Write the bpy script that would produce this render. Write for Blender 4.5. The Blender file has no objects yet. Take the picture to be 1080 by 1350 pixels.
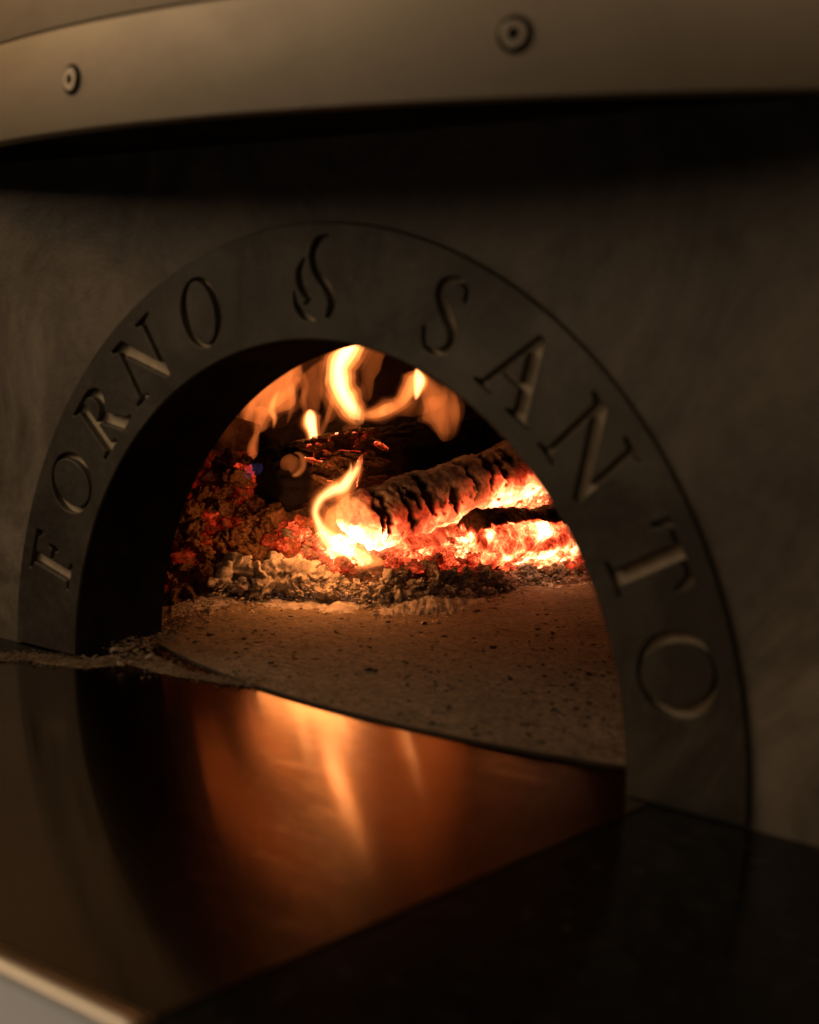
import bpy, math, random
from mathutils import Vector, Matrix, noise
import numpy as np

S = 0.25                                   # one layout unit (the mouth's radius) in metres
scene = bpy.context.scene
COL = scene.collection
rnd = random.Random(7)

# ------------------------------------------------------------------ camera
CAM = Vector((2.7008153, -2.8653121, 1.0359076))
ROWS = (Vector((0.7690325, 0.6385440, 0.0291643)),      # image right
        Vector((0.0989761, -0.0738786, -0.9923435)),    # image down
        Vector((-0.6315004, 0.7660310, -0.1200156)))    # forward
FPX = 1962.62
cam_data = bpy.data.cameras.new('camera')
cam = bpy.data.objects.new('camera', cam_data)
COL.objects.link(cam)
M3 = Matrix((ROWS[0], -ROWS[1], -ROWS[2])).transposed()
cam.matrix_world = Matrix.Translation(CAM * S) @ M3.to_4x4()
cam_data.sensor_fit = 'HORIZONTAL'
cam_data.sensor_width = 24.0
cam_data.lens = FPX / 1080 * 24.0
cam_data.clip_start = 0.02
cam_data.clip_end = 60
cam_data.dof.use_dof = True
cam_data.dof.focus_distance = 5.75 * S
cam_data.dof.aperture_fstop = 4.6
scene.camera = cam

# ------------------------------------------------------------------ world, lamps, exposure
world = bpy.data.worlds.new('World')
scene.world = world
world.use_nodes = True
world.node_tree.nodes['Background'].inputs[0].default_value = (0.9, 0.72, 0.52, 1)
world.node_tree.nodes['Background'].inputs[1].default_value = 0.004
scene.view_settings.view_transform = 'Standard'
scene.view_settings.look = 'None'
scene.view_settings.exposure = 0.0
scene.view_settings.gamma = 1.0
scene.cycles.use_denoising = True
scene.cycles.max_bounces = 8
scene.cycles.volume_bounces = 0
scene.cycles.transparent_max_bounces = 32
scene.cycles.sample_clamp_indirect = 4.0

def area(name, loc, target, size, power, color):
    d = bpy.data.lights.new(name, 'AREA')
    d.energy = power; d.size = size * S; d.color = color
    o = bpy.data.objects.new(name, d); COL.objects.link(o)
    o.location = Vector(loc) * S
    o.rotation_euler = (Vector(target) - Vector(loc)).to_track_quat('-Z', 'Y').to_euler()
    return o

area('room_lamp', (-4.4, -4.6, 4.7), (-0.8, 0, 0.5), 5.0, 10.5, (1.0, 0.71, 0.44))
area('room_lamp', (4.2, -6.2, 5.8), (0.9, 0, 0.8), 5.0, 4.4, (1.0, 0.68, 0.40))
area('room_lamp', (-5.5, -1.6, 3.4), (-0.9, -0.4, 1.7), 0.8, 1.2, (1.0, 0.5, 0.14))
area('fascia_fill', (-2.1, -3.7, -1.75), (0.8, -1.45, -0.1), 1.6, 0.42, (1.0, 0.84, 0.68))  # added fill below counter height, brightens only the front fascia

def point(name, loc, power, color, radius):
    d = bpy.data.lights.new(name, 'POINT')
    d.energy = power; d.color = color; d.shadow_soft_size = radius
    o = bpy.data.objects.new(name, d); COL.objects.link(o); o.location = loc
    return o

def at(px, py, d):
    """world point (metres) on the sight line of a photograph pixel, d layout units deep"""
    v = ROWS[2] + ROWS[0] * ((px - 540) / FPX) + ROWS[1] * ((py - 675) / FPX)
    return (CAM + v * d) * S

def ground(px, py, z=0.007):
    v = ROWS[2] + ROWS[0] * ((px - 540) / FPX) + ROWS[1] * ((py - 675) / FPX)
    t = (z - CAM.z) / v.z
    return CAM + v * t, t

FIRE = (1.0, 0.31, 0.075)
point('flame_light', at(436, 712, 5.58), 0.42, FIRE, 0.045)
point('flame_light', at(655, 690, 6.06), 0.34, (1.0, 0.26, 0.06), 0.03)
point('flame_light', at(392, 706, 5.60), 0.28, FIRE, 0.04)
point('flame_light', at(450, 510, 6.45), 0.40, (1.0, 0.175, 0.026), 0.15)

# ------------------------------------------------------------------ helpers
def mesh_obj(name, verts, faces, mat=None, parent=None, smooth=False, attrs=None, scale=1.0, origin=None):
    me = bpy.data.meshes.new(name)
    vs = [Vector(v) * scale for v in verts]
    if origin is not None:
        vs = [v - origin for v in vs]
    me.from_pydata([tuple(v) for v in vs], [], faces)
    if smooth:
        me.polygons.foreach_set('use_smooth', [True] * len(me.polygons))
    for k, vals in (attrs or {}).items():
        a = me.attributes.new(k, 'FLOAT', 'POINT')
        a.data.foreach_set('value', list(vals))
    if mat: me.materials.append(mat)
    me.update()
    o = bpy.data.objects.new(name, me)
    COL.objects.link(o)
    if origin is not None: o.location = origin
    if parent is not None: o.parent = parent
    return o

def tag(o, label=None, cat=None, group=None, kind=None):
    if label: o['label'] = label
    if cat: o['category'] = cat
    if group: o['group'] = group
    if kind: o['kind'] = kind
    return o

def empty(name, loc, label, cat, group=None):
    o = bpy.data.objects.new(name, None)
    COL.objects.link(o); o.location = loc; o.empty_display_size = 0.02
    return tag(o, label, cat, group)

def child_of(o, root):
    """parent in place (roots are unrotated)"""
    o.parent = root
    o.location = Vector(o.location) - Vector(root.location)
    return o

def box(x0, x1, y0, y1, z0, z1):
    v = [(x0,y0,z0),(x1,y0,z0),(x1,y1,z0),(x0,y1,z0),(x0,y0,z1),(x1,y0,z1),(x1,y1,z1),(x0,y1,z1)]
    return v, [(0,3,2,1),(4,5,6,7),(0,1,5,4),(1,2,6,5),(2,3,7,6),(3,0,4,7)]

def bevel(o, w, seg=3):
    m = o.modifiers.new('bevel', 'BEVEL'); m.width = w; m.segments = seg; m.limit_method = 'ANGLE'
    return o

def fbm(p, octs=4, sc=1.0):
    return noise.fractal(Vector(p) * sc, 1.0, 2.0, octs)

# ------------------------------------------------------------------ materials
class Mat:
    def __init__(self, name):
        self.m = bpy.data.materials.new(name); self.m.use_nodes = True
        self.nt = self.m.node_tree; self.nt.nodes.clear()
        self.out = self.n('ShaderNodeOutputMaterial')
    def n(self, t, **kw):
        nd = self.nt.nodes.new(t)
        for k, v in kw.items():
            if k in nd.bl_rna.properties: setattr(nd, k, v)
            else: nd.inputs[k.replace('_', ' ')].default_value = v
        return nd
    def l(self, a, b): self.nt.links.new(a, b)
    def coord(self, scale=(1, 1, 1), kind='Object'):
        tc = self.n('ShaderNodeTexCoord'); mp = self.n('ShaderNodeMapping')
        mp.inputs['Scale'].default_value = scale
        self.l(tc.outputs[kind], mp.inputs['Vector']); return mp.outputs[0]
    def noise(self, vec, scale, detail=5, rough=0.6, dist=0.0):
        t = self.n('ShaderNodeTexNoise'); t.inputs['Scale'].default_value = scale
        t.inputs['Detail'].default_value = detail; t.inputs['Roughness'].default_value = rough
        t.inputs['Distortion'].default_value = dist
        self.l(vec, t.inputs['Vector']); return t.outputs['Fac']
    def ramp(self, fac, stops, interp='LINEAR'):
        r = self.n('ShaderNodeValToRGB'); cr = r.color_ramp; cr.interpolation = interp
        while len(cr.elements) > 1: cr.elements.remove(cr.elements[-1])
        cr.elements[0].position = stops[0][0]
        c = stops[0][1]; cr.elements[0].color = (*c, 1) if len(c) == 3 else c
        for p, c in stops[1:]:
            e = cr.elements.new(p); e.color = (*c, 1)
        self.l(fac, r.inputs[0]); return r.outputs[0]
    def math(self, op, a, b=None, clamp=False):
        m = self.n('ShaderNodeMath', operation=op); m.use_clamp = clamp
        for i, x in enumerate((a, b)):
            if x is None: continue
            if isinstance(x, (int, float)): m.inputs[i].default_value = x
            else: self.l(x, m.inputs[i])
        return m.outputs[0]
    def mix(self, fac, a, b, typ='MIX'):
        m = self.n('ShaderNodeMix', data_type='RGBA', blend_type=typ)
        for sock, x in ((m.inputs[0], fac), (m.inputs[6], a), (m.inputs[7], b)):
            if isinstance(x, (int, float)): sock.default_value = x
            elif isinstance(x, tuple): sock.default_value = (*x, 1)
            else: self.l(x, sock)
        return m.outputs[2]
    def bump(self, h, strength, dist):
        b = self.n('ShaderNodeBump'); b.inputs['Strength'].default_value = strength
        b.inputs['Distance'].default_value = dist
        self.l(h, b.inputs['Height']); return b.outputs[0]
    def bsdf(self, color, rough=0.6, metal=0.0, normal=None, emis=None, estr=1.0, **kw):
        p = self.n('ShaderNodeBsdfPrincipled')
        for sock, x in ((p.inputs['Base Color'], color), (p.inputs['Roughness'], rough), (p.inputs['Metallic'], metal)):
            if isinstance(x, (int, float)): sock.default_value = x
            elif isinstance(x, tuple): sock.default_value = (*x, 1)
            else: self.l(x, sock)
        if normal is not None: self.l(normal, p.inputs['Normal'])
        if emis is not None:
            self.l(emis, p.inputs['Emission Color']); p.inputs['Emission Strength'].default_value = estr
        for k, v in kw.items(): p.inputs[k].default_value = v
        self.l(p.outputs[0], self.out.inputs['Surface']); self.p = p
        return self.m

def mat_plaster():
    M = Mat('dark_plaster'); v = M.coord()
    a = M.noise(M.coord((1, 1, 0.7)), 8.5, 7, 0.66, 1.1); b = M.noise(v, 60, 5, 0.7)
    c = M.ramp(a, [(0.32, (0.060, 0.049, 0.037)), (0.5, (0.145, 0.121, 0.093)), (0.66, (0.29, 0.245, 0.19))])
    c = M.mix(0.35, c, M.ramp(b, [(0.3, (0.07, 0.06, 0.05)), (0.7, (0.2, 0.175, 0.15))]))
    h = M.math('ADD', M.math('MULTIPLY', a, 0.8), M.math('MULTIPLY', M.noise(v, 260, 4, 0.7), 0.12))
    return M.bsdf(c, M.ramp(a, [(0.3, (0.42,)*3), (0.7, (0.62,)*3)]), 0.25, M.bump(h, 0.35, 0.006))

def mat_plate():
    M = Mat('cast_plate'); v = M.coord()
    a = M.noise(v, 11, 6, 0.65, 0.5); b = M.noise(v, 140, 4, 0.7)
    c = M.ramp(a, [(0.3, (0.066, 0.058, 0.047)), (0.55, (0.10, 0.088, 0.071)), (0.72, (0.15, 0.132, 0.108))])
    c = M.mix(M.ramp(M.noise(v, 5.5, 6, 0.72, 1.2), [(0.42, (0, 0, 0)), (0.62, (0.85,)*3)]), c, (0.040, 0.034, 0.028))
    sp = M.ramp(M.noise(v, 420, 2, 0.5), [(0.68, (0, 0, 0)), (0.74, (1, 1, 1))])
    c = M.mix(M.math('MULTIPLY', sp, 0.35), c, (0.4, 0.36, 0.3))
    h = M.math('ADD', M.math('MULTIPLY', a, 0.5), M.math('MULTIPLY', b, 0.15))
    return M.bsdf(c, M.ramp(b, [(0.3, (0.40,)*3), (0.7, (0.58,)*3)]), 0.45, M.bump(h, 0.25, 0.003))

def mat_groove():
    M = Mat('lit_groove'); v = M.coord()
    a = M.noise(v, 60, 5, 0.7)
    c = M.ramp(a, [(0.3, (0.42, 0.34, 0.24)), (0.7, (0.68, 0.57, 0.42))])  # tan cut floor, colour lightened further so the letters look lit
    return M.bsdf(c, 0.55, 0.35, M.bump(a, 0.4, 0.002))

def mat_steel(name, base, rough, scale=(1, 1, 1), bands=0.12, smear=True, wav=0.0):
    M = Mat(name); v = M.coord(scale); o = M.coord()
    a = M.noise(v, 30, 6, 0.7); g = M.noise(o, 9, 5, 0.65, 0.6)
    c = M.mix(M.math('MULTIPLY', a, 0.45), base, tuple(x * 0.72 for x in base))
    if smear:
        c = M.mix(M.math('MULTIPLY', M.ramp(g, [(0.48, (0, 0, 0)), (0.75, (1, 1, 1))]), 0.5), c, tuple(x * 0.6 for x in base))
    r = M.math('ADD', rough, M.math('MULTIPLY', M.math('SUBTRACT', g, 0.5), bands))
    h = M.math('ADD', M.math('MULTIPLY', a, 0.06), M.math('MULTIPLY', M.noise(o, 6, 2, 0.5), wav))
    return M.bsdf(c, r, 1.0, M.bump(h, 0.25, 0.004))

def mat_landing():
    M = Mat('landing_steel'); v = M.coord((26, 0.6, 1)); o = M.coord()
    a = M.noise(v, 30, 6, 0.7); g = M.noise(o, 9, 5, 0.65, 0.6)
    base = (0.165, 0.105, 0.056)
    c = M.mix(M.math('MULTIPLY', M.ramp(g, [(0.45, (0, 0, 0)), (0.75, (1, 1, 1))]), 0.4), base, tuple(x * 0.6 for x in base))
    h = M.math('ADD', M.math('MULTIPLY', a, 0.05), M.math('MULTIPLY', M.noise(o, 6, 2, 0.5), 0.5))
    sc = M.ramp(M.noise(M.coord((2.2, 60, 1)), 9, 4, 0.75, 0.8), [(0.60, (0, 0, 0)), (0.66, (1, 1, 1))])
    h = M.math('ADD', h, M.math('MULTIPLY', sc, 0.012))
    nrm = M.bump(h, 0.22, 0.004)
    ps = []
    for r in (0.055, 0.22):
        p = M.n('ShaderNodeBsdfPrincipled'); p.inputs['Metallic'].default_value = 1.0
        M.l(c, p.inputs['Base Color']); M.l(nrm, p.inputs['Normal'])
        M.l(M.math('ADD', r, M.math('MULTIPLY', M.math('SUBTRACT', g, 0.5), 0.07)), p.inputs['Roughness']); ps.append(p)
    mx = M.n('ShaderNodeMixShader'); mx.inputs[0].default_value = 0.45
    M.l(ps[0].outputs[0], mx.inputs[1]); M.l(ps[1].outputs[0], mx.inputs[2]); M.l(mx.outputs[0], M.out.inputs['Surface'])
    return M.m

def mat_granite():
    M = Mat('black_granite'); v = M.coord()
    a = M.noise(v, 90, 4, 0.7); b = M.noise(v, 34, 3, 0.6)
    c = M.ramp(a, [(0.52, (0.004, 0.004, 0.004)), (0.64, (0.012, 0.012, 0.011)), (0.78, (0.06, 0.056, 0.05))])
    c = M.mix(M.ramp(b, [(0.55, (0, 0, 0)), (0.7, (0.6, 0.6, 0.6))]), c, (0.012, 0.012, 0.010))
    return M.bsdf(c, 0.15, 0.0, M.bump(a, 0.04, 0.001), **{'Specular IOR Level': 0.08})

def mat_hearth():
    M = Mat('hearth_stone'); v = M.coord(); w = M.coord((1, 2.4, 1))
    a = M.noise(v, 14, 6, 0.65, 0.3); f = M.noise(v, 190, 5, 0.75)
    c = M.ramp(a, [(0.3, (0.175, 0.138, 0.088)), (0.5, (0.26, 0.205, 0.132)), (0.7, (0.36, 0.29, 0.195))])
    c = M.mix(M.ramp(f, [(0.36, (0.9,)*3), (0.66, (0, 0, 0))]), c, (0.06, 0.042, 0.027))
    k1 = M.ramp(M.noise(w, 62, 3, 0.55, 0.5), [(0.57, (0, 0, 0)), (0.63, (1, 1, 1))])
    k2 = M.ramp(M.noise(v, 17, 3, 0.6), [(0.45, (0.1,)*3), (0.65, (1, 1, 1))])
    c = M.mix(M.math('MULTIPLY', k1, k2), c, (0.022, 0.017, 0.013))
    s = M.ramp(M.noise(v, 330, 2, 0.5), [(0.70, (0, 0, 0)), (0.75, (1, 1, 1))])
    c = M.mix(M.math('MULTIPLY', s, 0.7), c, (0.55, 0.46, 0.36))
    h = M.math('ADD', M.math('MULTIPLY', f, 0.6), M.math('MULTIPLY', a, 0.6))
    return M.bsdf(c, 0.9, 0.0, M.bump(h, 0.9, 0.004))

def mat_refractory(name='refractory', dark=1.0):
    M = Mat(name); v = M.coord()
    a = M.noise(v, 9, 6, 0.65, 0.4); f = M.noise(v, 70, 5, 0.7)
    c = M.ramp(a, [(0.3, (0.12*dark, 0.07*dark, 0.042*dark)), (0.7, (0.29*dark, 0.18*dark, 0.11*dark))])
    c = M.mix(M.ramp(f, [(0.4, (0.6,)*3), (0.6, (0, 0, 0))]), c, (0.05*dark, 0.035*dark, 0.025*dark))
    h = M.math('ADD', a, M.math('MULTIPLY', f, 0.5))
    return M.bsdf(c, 0.95, 0.0, M.bump(h, 0.8, 0.006))

HEAT = [(0.0, (0, 0, 0)), (0.20, (0.010, 0.0003, 0)), (0.36, (0.13, 0.004, 0.001)), (0.50, (0.55, 0.028, 0.008)),
        (0.64, (1.35, 0.15, 0.045)), (0.78, (2.9, 0.68, 0.20)), (0.91, (5.0, 2.1, 0.85)), (1.0, (7.5, 4.2, 2.2))]

def mat_ember(name, cold, ash, attr_type='GEOMETRY', nscale=55.0, amp=0.9, char=False, gain=1.0, bdist=0.004):
    """burnt wood: ash over char, glowing by its heat (an attribute of the piece) broken by noise"""
    M = Mat(name); v = M.coord()
    a = M.noise(v, nscale, 6, 0.68, 0.6); b = M.noise(v, nscale * 3.3, 4, 0.7)
    vo = M.n('ShaderNodeTexVoronoi', feature='DISTANCE_TO_EDGE'); vo.inputs['Scale'].default_value = nscale * 1.5
    M.l(v, vo.inputs['Vector'])
    crack = M.ramp(vo.outputs['Distance'], [(0.0, (1, 1, 1)), (0.10, (0, 0, 0))])
    at_ = M.n('ShaderNodeAttribute', attribute_type=attr_type, attribute_name='glow')
    heat = at_.outputs['Fac']
    c = M.ramp(b, [(0.32, cold), (0.62, ash)])
    if char:
        ch = M.n('ShaderNodeAttribute', attribute_type='GEOMETRY', attribute_name='char').outputs['Fac']
        c = M.mix(ch, c, (0.005, 0.004, 0.0035))
    t = M.math('ADD', heat, M.math('MULTIPLY', M.math('SUBTRACT', a, 0.5), amp))
    t = M.math('ADD', t, M.math('MULTIPLY', M.math('MULTIPLY', crack, 0.10), heat))
    t = M.math('MULTIPLY', t, M.math('MULTIPLY', heat, 4.0, clamp=True), clamp=True)
    if char:
        t = M.math('MULTIPLY', t, M.math('SUBTRACT', 1.0, M.math('MULTIPLY', ch, 0.85)))
    e = M.ramp(t, HEAT)
    h = M.math('ADD', a, M.math('MULTIPLY', b, 0.4))
    return M.bsdf(c, 0.9, 0.0, M.bump(h, 0.8, bdist), e, gain, **{'Specular IOR Level': 0.12})

def mat_simple(name, c0, c1, sc, rough=0.9, bumpd=0.002, spec=0.2):
    M = Mat(name); v = M.coord(); a = M.noise(v, sc, 5, 0.7)
    return M.bsdf(M.ramp(a, [(0.3, c0), (0.7, c1)]), rough, 0.0, M.bump(a, 0.6, bumpd), **{'Specular IOR Level': spec})

def mat_flame(name, color, strength, nscale=0.0):
    M = Mat(name)
    e = M.n('ShaderNodeEmission'); e.inputs[0].default_value = (*color, 1); e.inputs[1].default_value = strength
    if nscale:
        v = M.coord((1, 1, 0.35)); a = M.noise(v, nscale, 3, 0.55, 0.8)
        r = M.ramp(a, [(0.34, (0.16,)*3), (0.64, (1.5,)*3)])
        M.l(M.math('MULTIPLY', r, strength), e.inputs[1])
    M.l(e.outputs[0], M.out.inputs['Volume'])
    return M.m

PLASTER, PLATE, GROOVE = mat_plaster(), mat_plate(), mat_groove()
HOOD = mat_steel('hood_steel', (0.45, 0.39, 0.31), 0.55, (0.6, 0.6, 26), 0.10)
LANDING = mat_landing()
FASCIA = mat_steel('fascia_steel', (0.60, 0.55, 0.48), 0.42, (26, 0.6, 1), 0.06, False)
RIVET = mat_steel('rivet_steel', (0.42, 0.37, 0.31), 0.45)
GRANITE, HEARTH = mat_granite(), mat_hearth()
DOME = mat_refractory('dome_refractory', 0.5)
EDGE = mat_simple('sooty_shaded_edge', (0.02, 0.015, 0.011), (0.06, 0.042, 0.03), 40)  # soot plus the shade of the unlit hearth edge, put into the colour
BRICK = mat_refractory('fire_brick', 1.5)
LINING = mat_simple('soot_and_shade_lining', (0.014, 0.012, 0.0095), (0.042, 0.035, 0.027), 14, 1.0, 0.002, 0.0)  # soot black, also the painted shade of the rings round the bolts
DUST = mat_simple('ash_dust', (0.09, 0.06, 0.036), (0.26, 0.19, 0.12), 60, 0.95)
ASHLUMP = mat_simple('crumpled_ash', (0.17, 0.158, 0.145), (0.54, 0.505, 0.46), 2.6, 0.95, 0.003)
ASH = mat_simple('grey_ash', (0.20, 0.19, 0.18), (0.60, 0.58, 0.55), 90, 0.95, 0.003)
CREAM = mat_simple('cream_ash', (0.16, 0.115, 0.075), (0.44, 0.34, 0.235), 90, 0.95, 0.002)
CRUMB = mat_simple('char_crumb', (0.012, 0.01, 0.008), (0.07, 0.05, 0.035), 120, 0.95)
EMBER = mat_ember('ember', (0.03, 0.024, 0.02), (0.26, 0.22, 0.19), 'OBJECT', 1.5, 1.15)
COAL = mat_ember('brown_coal', (0.026, 0.016, 0.009), (0.17, 0.095, 0.048), 'OBJECT', 1.6, 1.0)
BED = mat_ember('ember_bed', (0.03, 0.02, 0.014), (0.20, 0.14, 0.10), 'GEOMETRY', 50, 1.1)
WHITELOG = mat_ember('ash_covered_wood', (0.13, 0.118, 0.11), (0.43, 0.40, 0.38), 'GEOMETRY', 42, 0.8, True)
BLACKLOG = mat_ember('charred_wood', (0.004, 0.0035, 0.003), (0.016, 0.011, 0.008), 'GEOMETRY', 60, 0.8, True)
BARKLOG = mat_ember('charred_bark_wood', (0.022, 0.012, 0.006), (0.15, 0.08, 0.036), 'GEOMETRY', 75, 1.15, True)
BARK = mat_ember('burning_bark', (0.035, 0.02, 0.011), (0.24, 0.14, 0.075), 'GEOMETRY', 70, 0.5)
F_HAZE = mat_flame('flame_haze', (1.0, 0.21, 0.05), 4.5)
F_FAINT = mat_flame('flame_faint', (1.0, 0.20, 0.036), 17, 24)
F_MANTLE = mat_flame('flame_mantle', (1.0, 0.21, 0.038), 28, 34)
F_BODY = mat_flame('flame_body', (1.0, 0.31, 0.065), 90, 40)
F_CORE = mat_flame('flame_core', (1.0, 0.42, 0.13), 190)
F_WHITE = mat_flame('flame_heart', (1.0, 0.50, 0.19), 330)
F_BLUE = mat_flame('flame_blue', (0.36, 0.28, 0.85), 3.2, 60)

# ------------------------------------------------------------------ oven: facade, arch plate with letters, mouth, dome, hearth
oven = empty('pizza_oven', (0, 0, 0), 'dark plastered pizza oven with lettered arch plate around its fire mouth', 'oven')

def sheet(name, loops, y0, y1, mat, parent, bev=0.0):
    """outline loops in x-z (layout units), holes allowed, standing from y0 (front) to y1 (back)"""
    cu = bpy.data.curves.new('outline', 'CURVE'); cu.dimensions = '2D'; cu.fill_mode = 'BOTH'
    cu.extrude = max(0.0, (y1 - y0) / 2 - bev) * S; cu.bevel_depth = bev * S; cu.bevel_resolution = 2
    if bev: cu.offset = -bev * S
    for lp in loops:
        sp = cu.splines.new('POLY'); sp.points.add(len(lp) - 1); sp.use_cyclic_u = True
        for p, q in zip(sp.points, lp): p.co = (q[0] * S, q[1] * S, 0, 1)
    tmp = bpy.data.objects.new('outline', cu); COL.objects.link(tmp)
    dg = bpy.context.evaluated_depsgraph_get()
    me = bpy.data.meshes.new_from_object(tmp.evaluated_get(dg))
    bpy.data.objects.remove(tmp); bpy.data.curves.remove(cu)
    ym = (y0 + y1) / 2 * S
    for v in me.vertices:
        x, y, z = v.co; v.co = (x, ym - z, y)
    me.materials.clear(); me.materials.append(mat); me.name = name
    me.polygons.foreach_set('use_smooth', [False] * len(me.polygons))
    o = bpy.data.objects.new(name, me); COL.objects.link(o); o.parent = parent
    return o

def arc(r, a0, a1, n, cz=0.009):
    return [(r * math.cos(math.radians(a0 + (a1 - a0) * i / n)), cz + r * math.sin(math.radians(a0 + (a1 - a0) * i / n))) for i in range(n + 1)]

sheet('facade', [[(-3.6, -0.6), (-1.3025, -0.6)] + arc(1.3025, 180, 0, 120) + [(1.3025, -0.6), (3.6, -0.6), (3.6, 1.9), (-3.6, 1.9)]],
      0.016, 0.30, PLASTER, oven, 0.003)

def arcpts(cx, cy, rx, ry, a0, a1, n):
    return [(cx + rx * math.cos(math.radians(a0 + (a1 - a0) * i / n)), cy + ry * math.sin(math.radians(a0 + (a1 - a0) * i / n))) for i in range(n + 1)]

def ribbon(pts, wid, n=8):
    """smooth tapered stroke outline through pts"""
    P = [Vector(p) for p in pts]; out = []; ws = []
    for i in range(len(P) - 1):
        p0, p1, p2, p3 = P[max(i-1, 0)], P[i], P[i+1], P[min(i+2, len(P)-1)]
        for k in range(n):
            t = k / n
            out.append(0.5 * ((2*p1) + (p2-p0)*t + (2*p0-5*p1+4*p2-p3)*t*t + (3*p1-p0-3*p2+p3)*t**3))
            ws.append(wid[i] + (wid[i+1] - wid[i]) * t)
    out.append(P[-1]); ws.append(wid[-1])
    L, R = [], []
    for i, p in enumerate(out):
        d = (out[min(i+1, len(out)-1)] - out[max(i-1, 0)]).normalized(); nn = Vector((-d.y, d.x))
        L.append(tuple(p + nn * ws[i] / 2)); R.append(tuple(p - nn * ws[i] / 2))
    return L + R[::-1]

GLYPH = {
 'F': (.68, [[(0,0),(.42,0),(.42,.04),(.30,.08),(.30,.47),(.46,.47),(.50,.38),(.54,.38),(.54,.62),(.50,.62),(.46,.54),(.30,.54),(.30,.93),(.54,.93),(.64,.78),(.68,.78),(.66,1),(0,1),(0,.96),(.12,.92),(.12,.08),(0,.04)]]),
 'R': (.88, [[(0,0),(.42,0),(.42,.04),(.30,.08),(.30,.46),(.36,.46),(.64,0),(.92,0),(.92,.04),(.82,.08),(.54,.49)] + arcpts(.40,.745,.31,.255,-52,90,12) + [(0,1),(0,.96),(.12,.92),(.12,.08),(0,.04)],
             [(.30,.53)] + arcpts(.38,.735,.15,.20,-85,88,10) + [(.30,.935)]]),
 'N': (1.0, [[(0,0),(.32,0),(.32,.04),(.20,.08),(.20,.78),(.79,0),(.87,0),(.87,.92),(1,.96),(1,1),(.66,1),(.66,.96),(.79,.92),(.79,.27),(.27,1),(0,1),(0,.96),(.12,.90),(.12,.08),(0,.04)]]),
 'A': (1.0, [[(0,0),(.30,0),(.30,.04),(.19,.08),(.275,.31),(.60,.31),(.69,.08),(.60,.04),(.60,0),(1,0),(1,.04),(.90,.08),(.54,1.0),(.45,1.0),(.10,.08),(0,.04)], [(.305,.38),(.57,.38),(.435,.74)]]),
 'T': (.80, [[(.18,0),(.62,0),(.62,.04),(.49,.08),(.49,.93),(.68,.93),(.76,.74),(.8,.74),(.79,1),(.01,1),(0,.74),(.04,.74),(.12,.93),(.31,.93),(.31,.08),(.18,.04)]]),
 'S': (.58, [ribbon([(.50,.76),(.47,.90),(.30,.975),(.12,.88),(.10,.71),(.28,.54),(.46,.38),(.50,.19),(.34,.04),(.14,.05),(.04,.26)], [.05,.05,.06,.09,.13,.17,.14,.10,.06,.055,.05])]),
}
def oval(w, cw=.13, ch=.035):
    return [arcpts(w/2, .5, w/2, .5, 0, 354, 59), arcpts(w/2, .5, w/2 - cw, .5 - ch, 0, 354, 59)]
FLAME_MARK = [ribbon([(.62,1.08),(.44,1.02),(.34,.84),(.40,.62),(.60,.42),(.70,.22),(.62,.02)], [.02,.10,.11,.10,.13,.14,.06]),
              ribbon([(.20,.80),(.10,.62),(.14,.42),(.27,.28),(.21,.19)], [.02,.10,.11,.10,.03]),
              ribbon([(.02,.36),(.06,.18),(.20,.05),(.40,-.01)], [.02,.08,.11,.04])]
LETTERS = [('F', 165.6, None), ('O', 152.4, .92), ('R', 139.6, None), ('N', 126.8, None), ('O', 112.6, .80), ('flame', 90.6, None),
           ('S', 68.0, None), ('A', 54.8, None), ('N', 41.7, None), ('T', 27.2, None), ('O', 14.7, .98)]
RB, LH = 1.052, 0.20
def place_glyph(ch, th, w):
    if ch == 'O': loops = oval(w)
    elif ch == 'flame': w, loops = .72, FLAME_MARK
    else: w, loops = GLYPH[ch]
    t = math.radians(th); r = Vector((math.cos(t), math.sin(t))); q = Vector((math.sin(t), -math.cos(t)))
    out = []
    for lp in loops:
        pts = [r * (RB + v * LH) + q * ((u - w/2) * LH) for u, v in lp]
        out.append([(p.x, p.y + 0.009) for p in pts])
    return out
placed = [(ch, place_glyph(ch, th, w)) for ch, th, w in LETTERS]
plate_loop = [(-1.302, 0.0)] + arc(1.302, 180, 0, 140) + [(1.302, 0.0), (1.0, 0.0)] + arc(1.0005, 0, 180, 120) + [(-1.0, 0.0)]
holes = [lp for _, g in placed for lp in g]
plate = sheet('arch_plate', [plate_loop] + holes, 0.0, 0.034, PLATE, oven, 0.0035)
sheet('plate_back', [plate_loop], 0.0345, 0.05, LINING, oven)
for ch, g in placed:
    o = sheet('emblem' if ch == 'flame' else 'letter', g, 0.0245, 0.0335, GROOVE, plate)
    tag(o, 'engraved flame emblem at the crown of the arch' if ch == 'flame' else 'engraved capital letter ' + ch)

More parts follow.
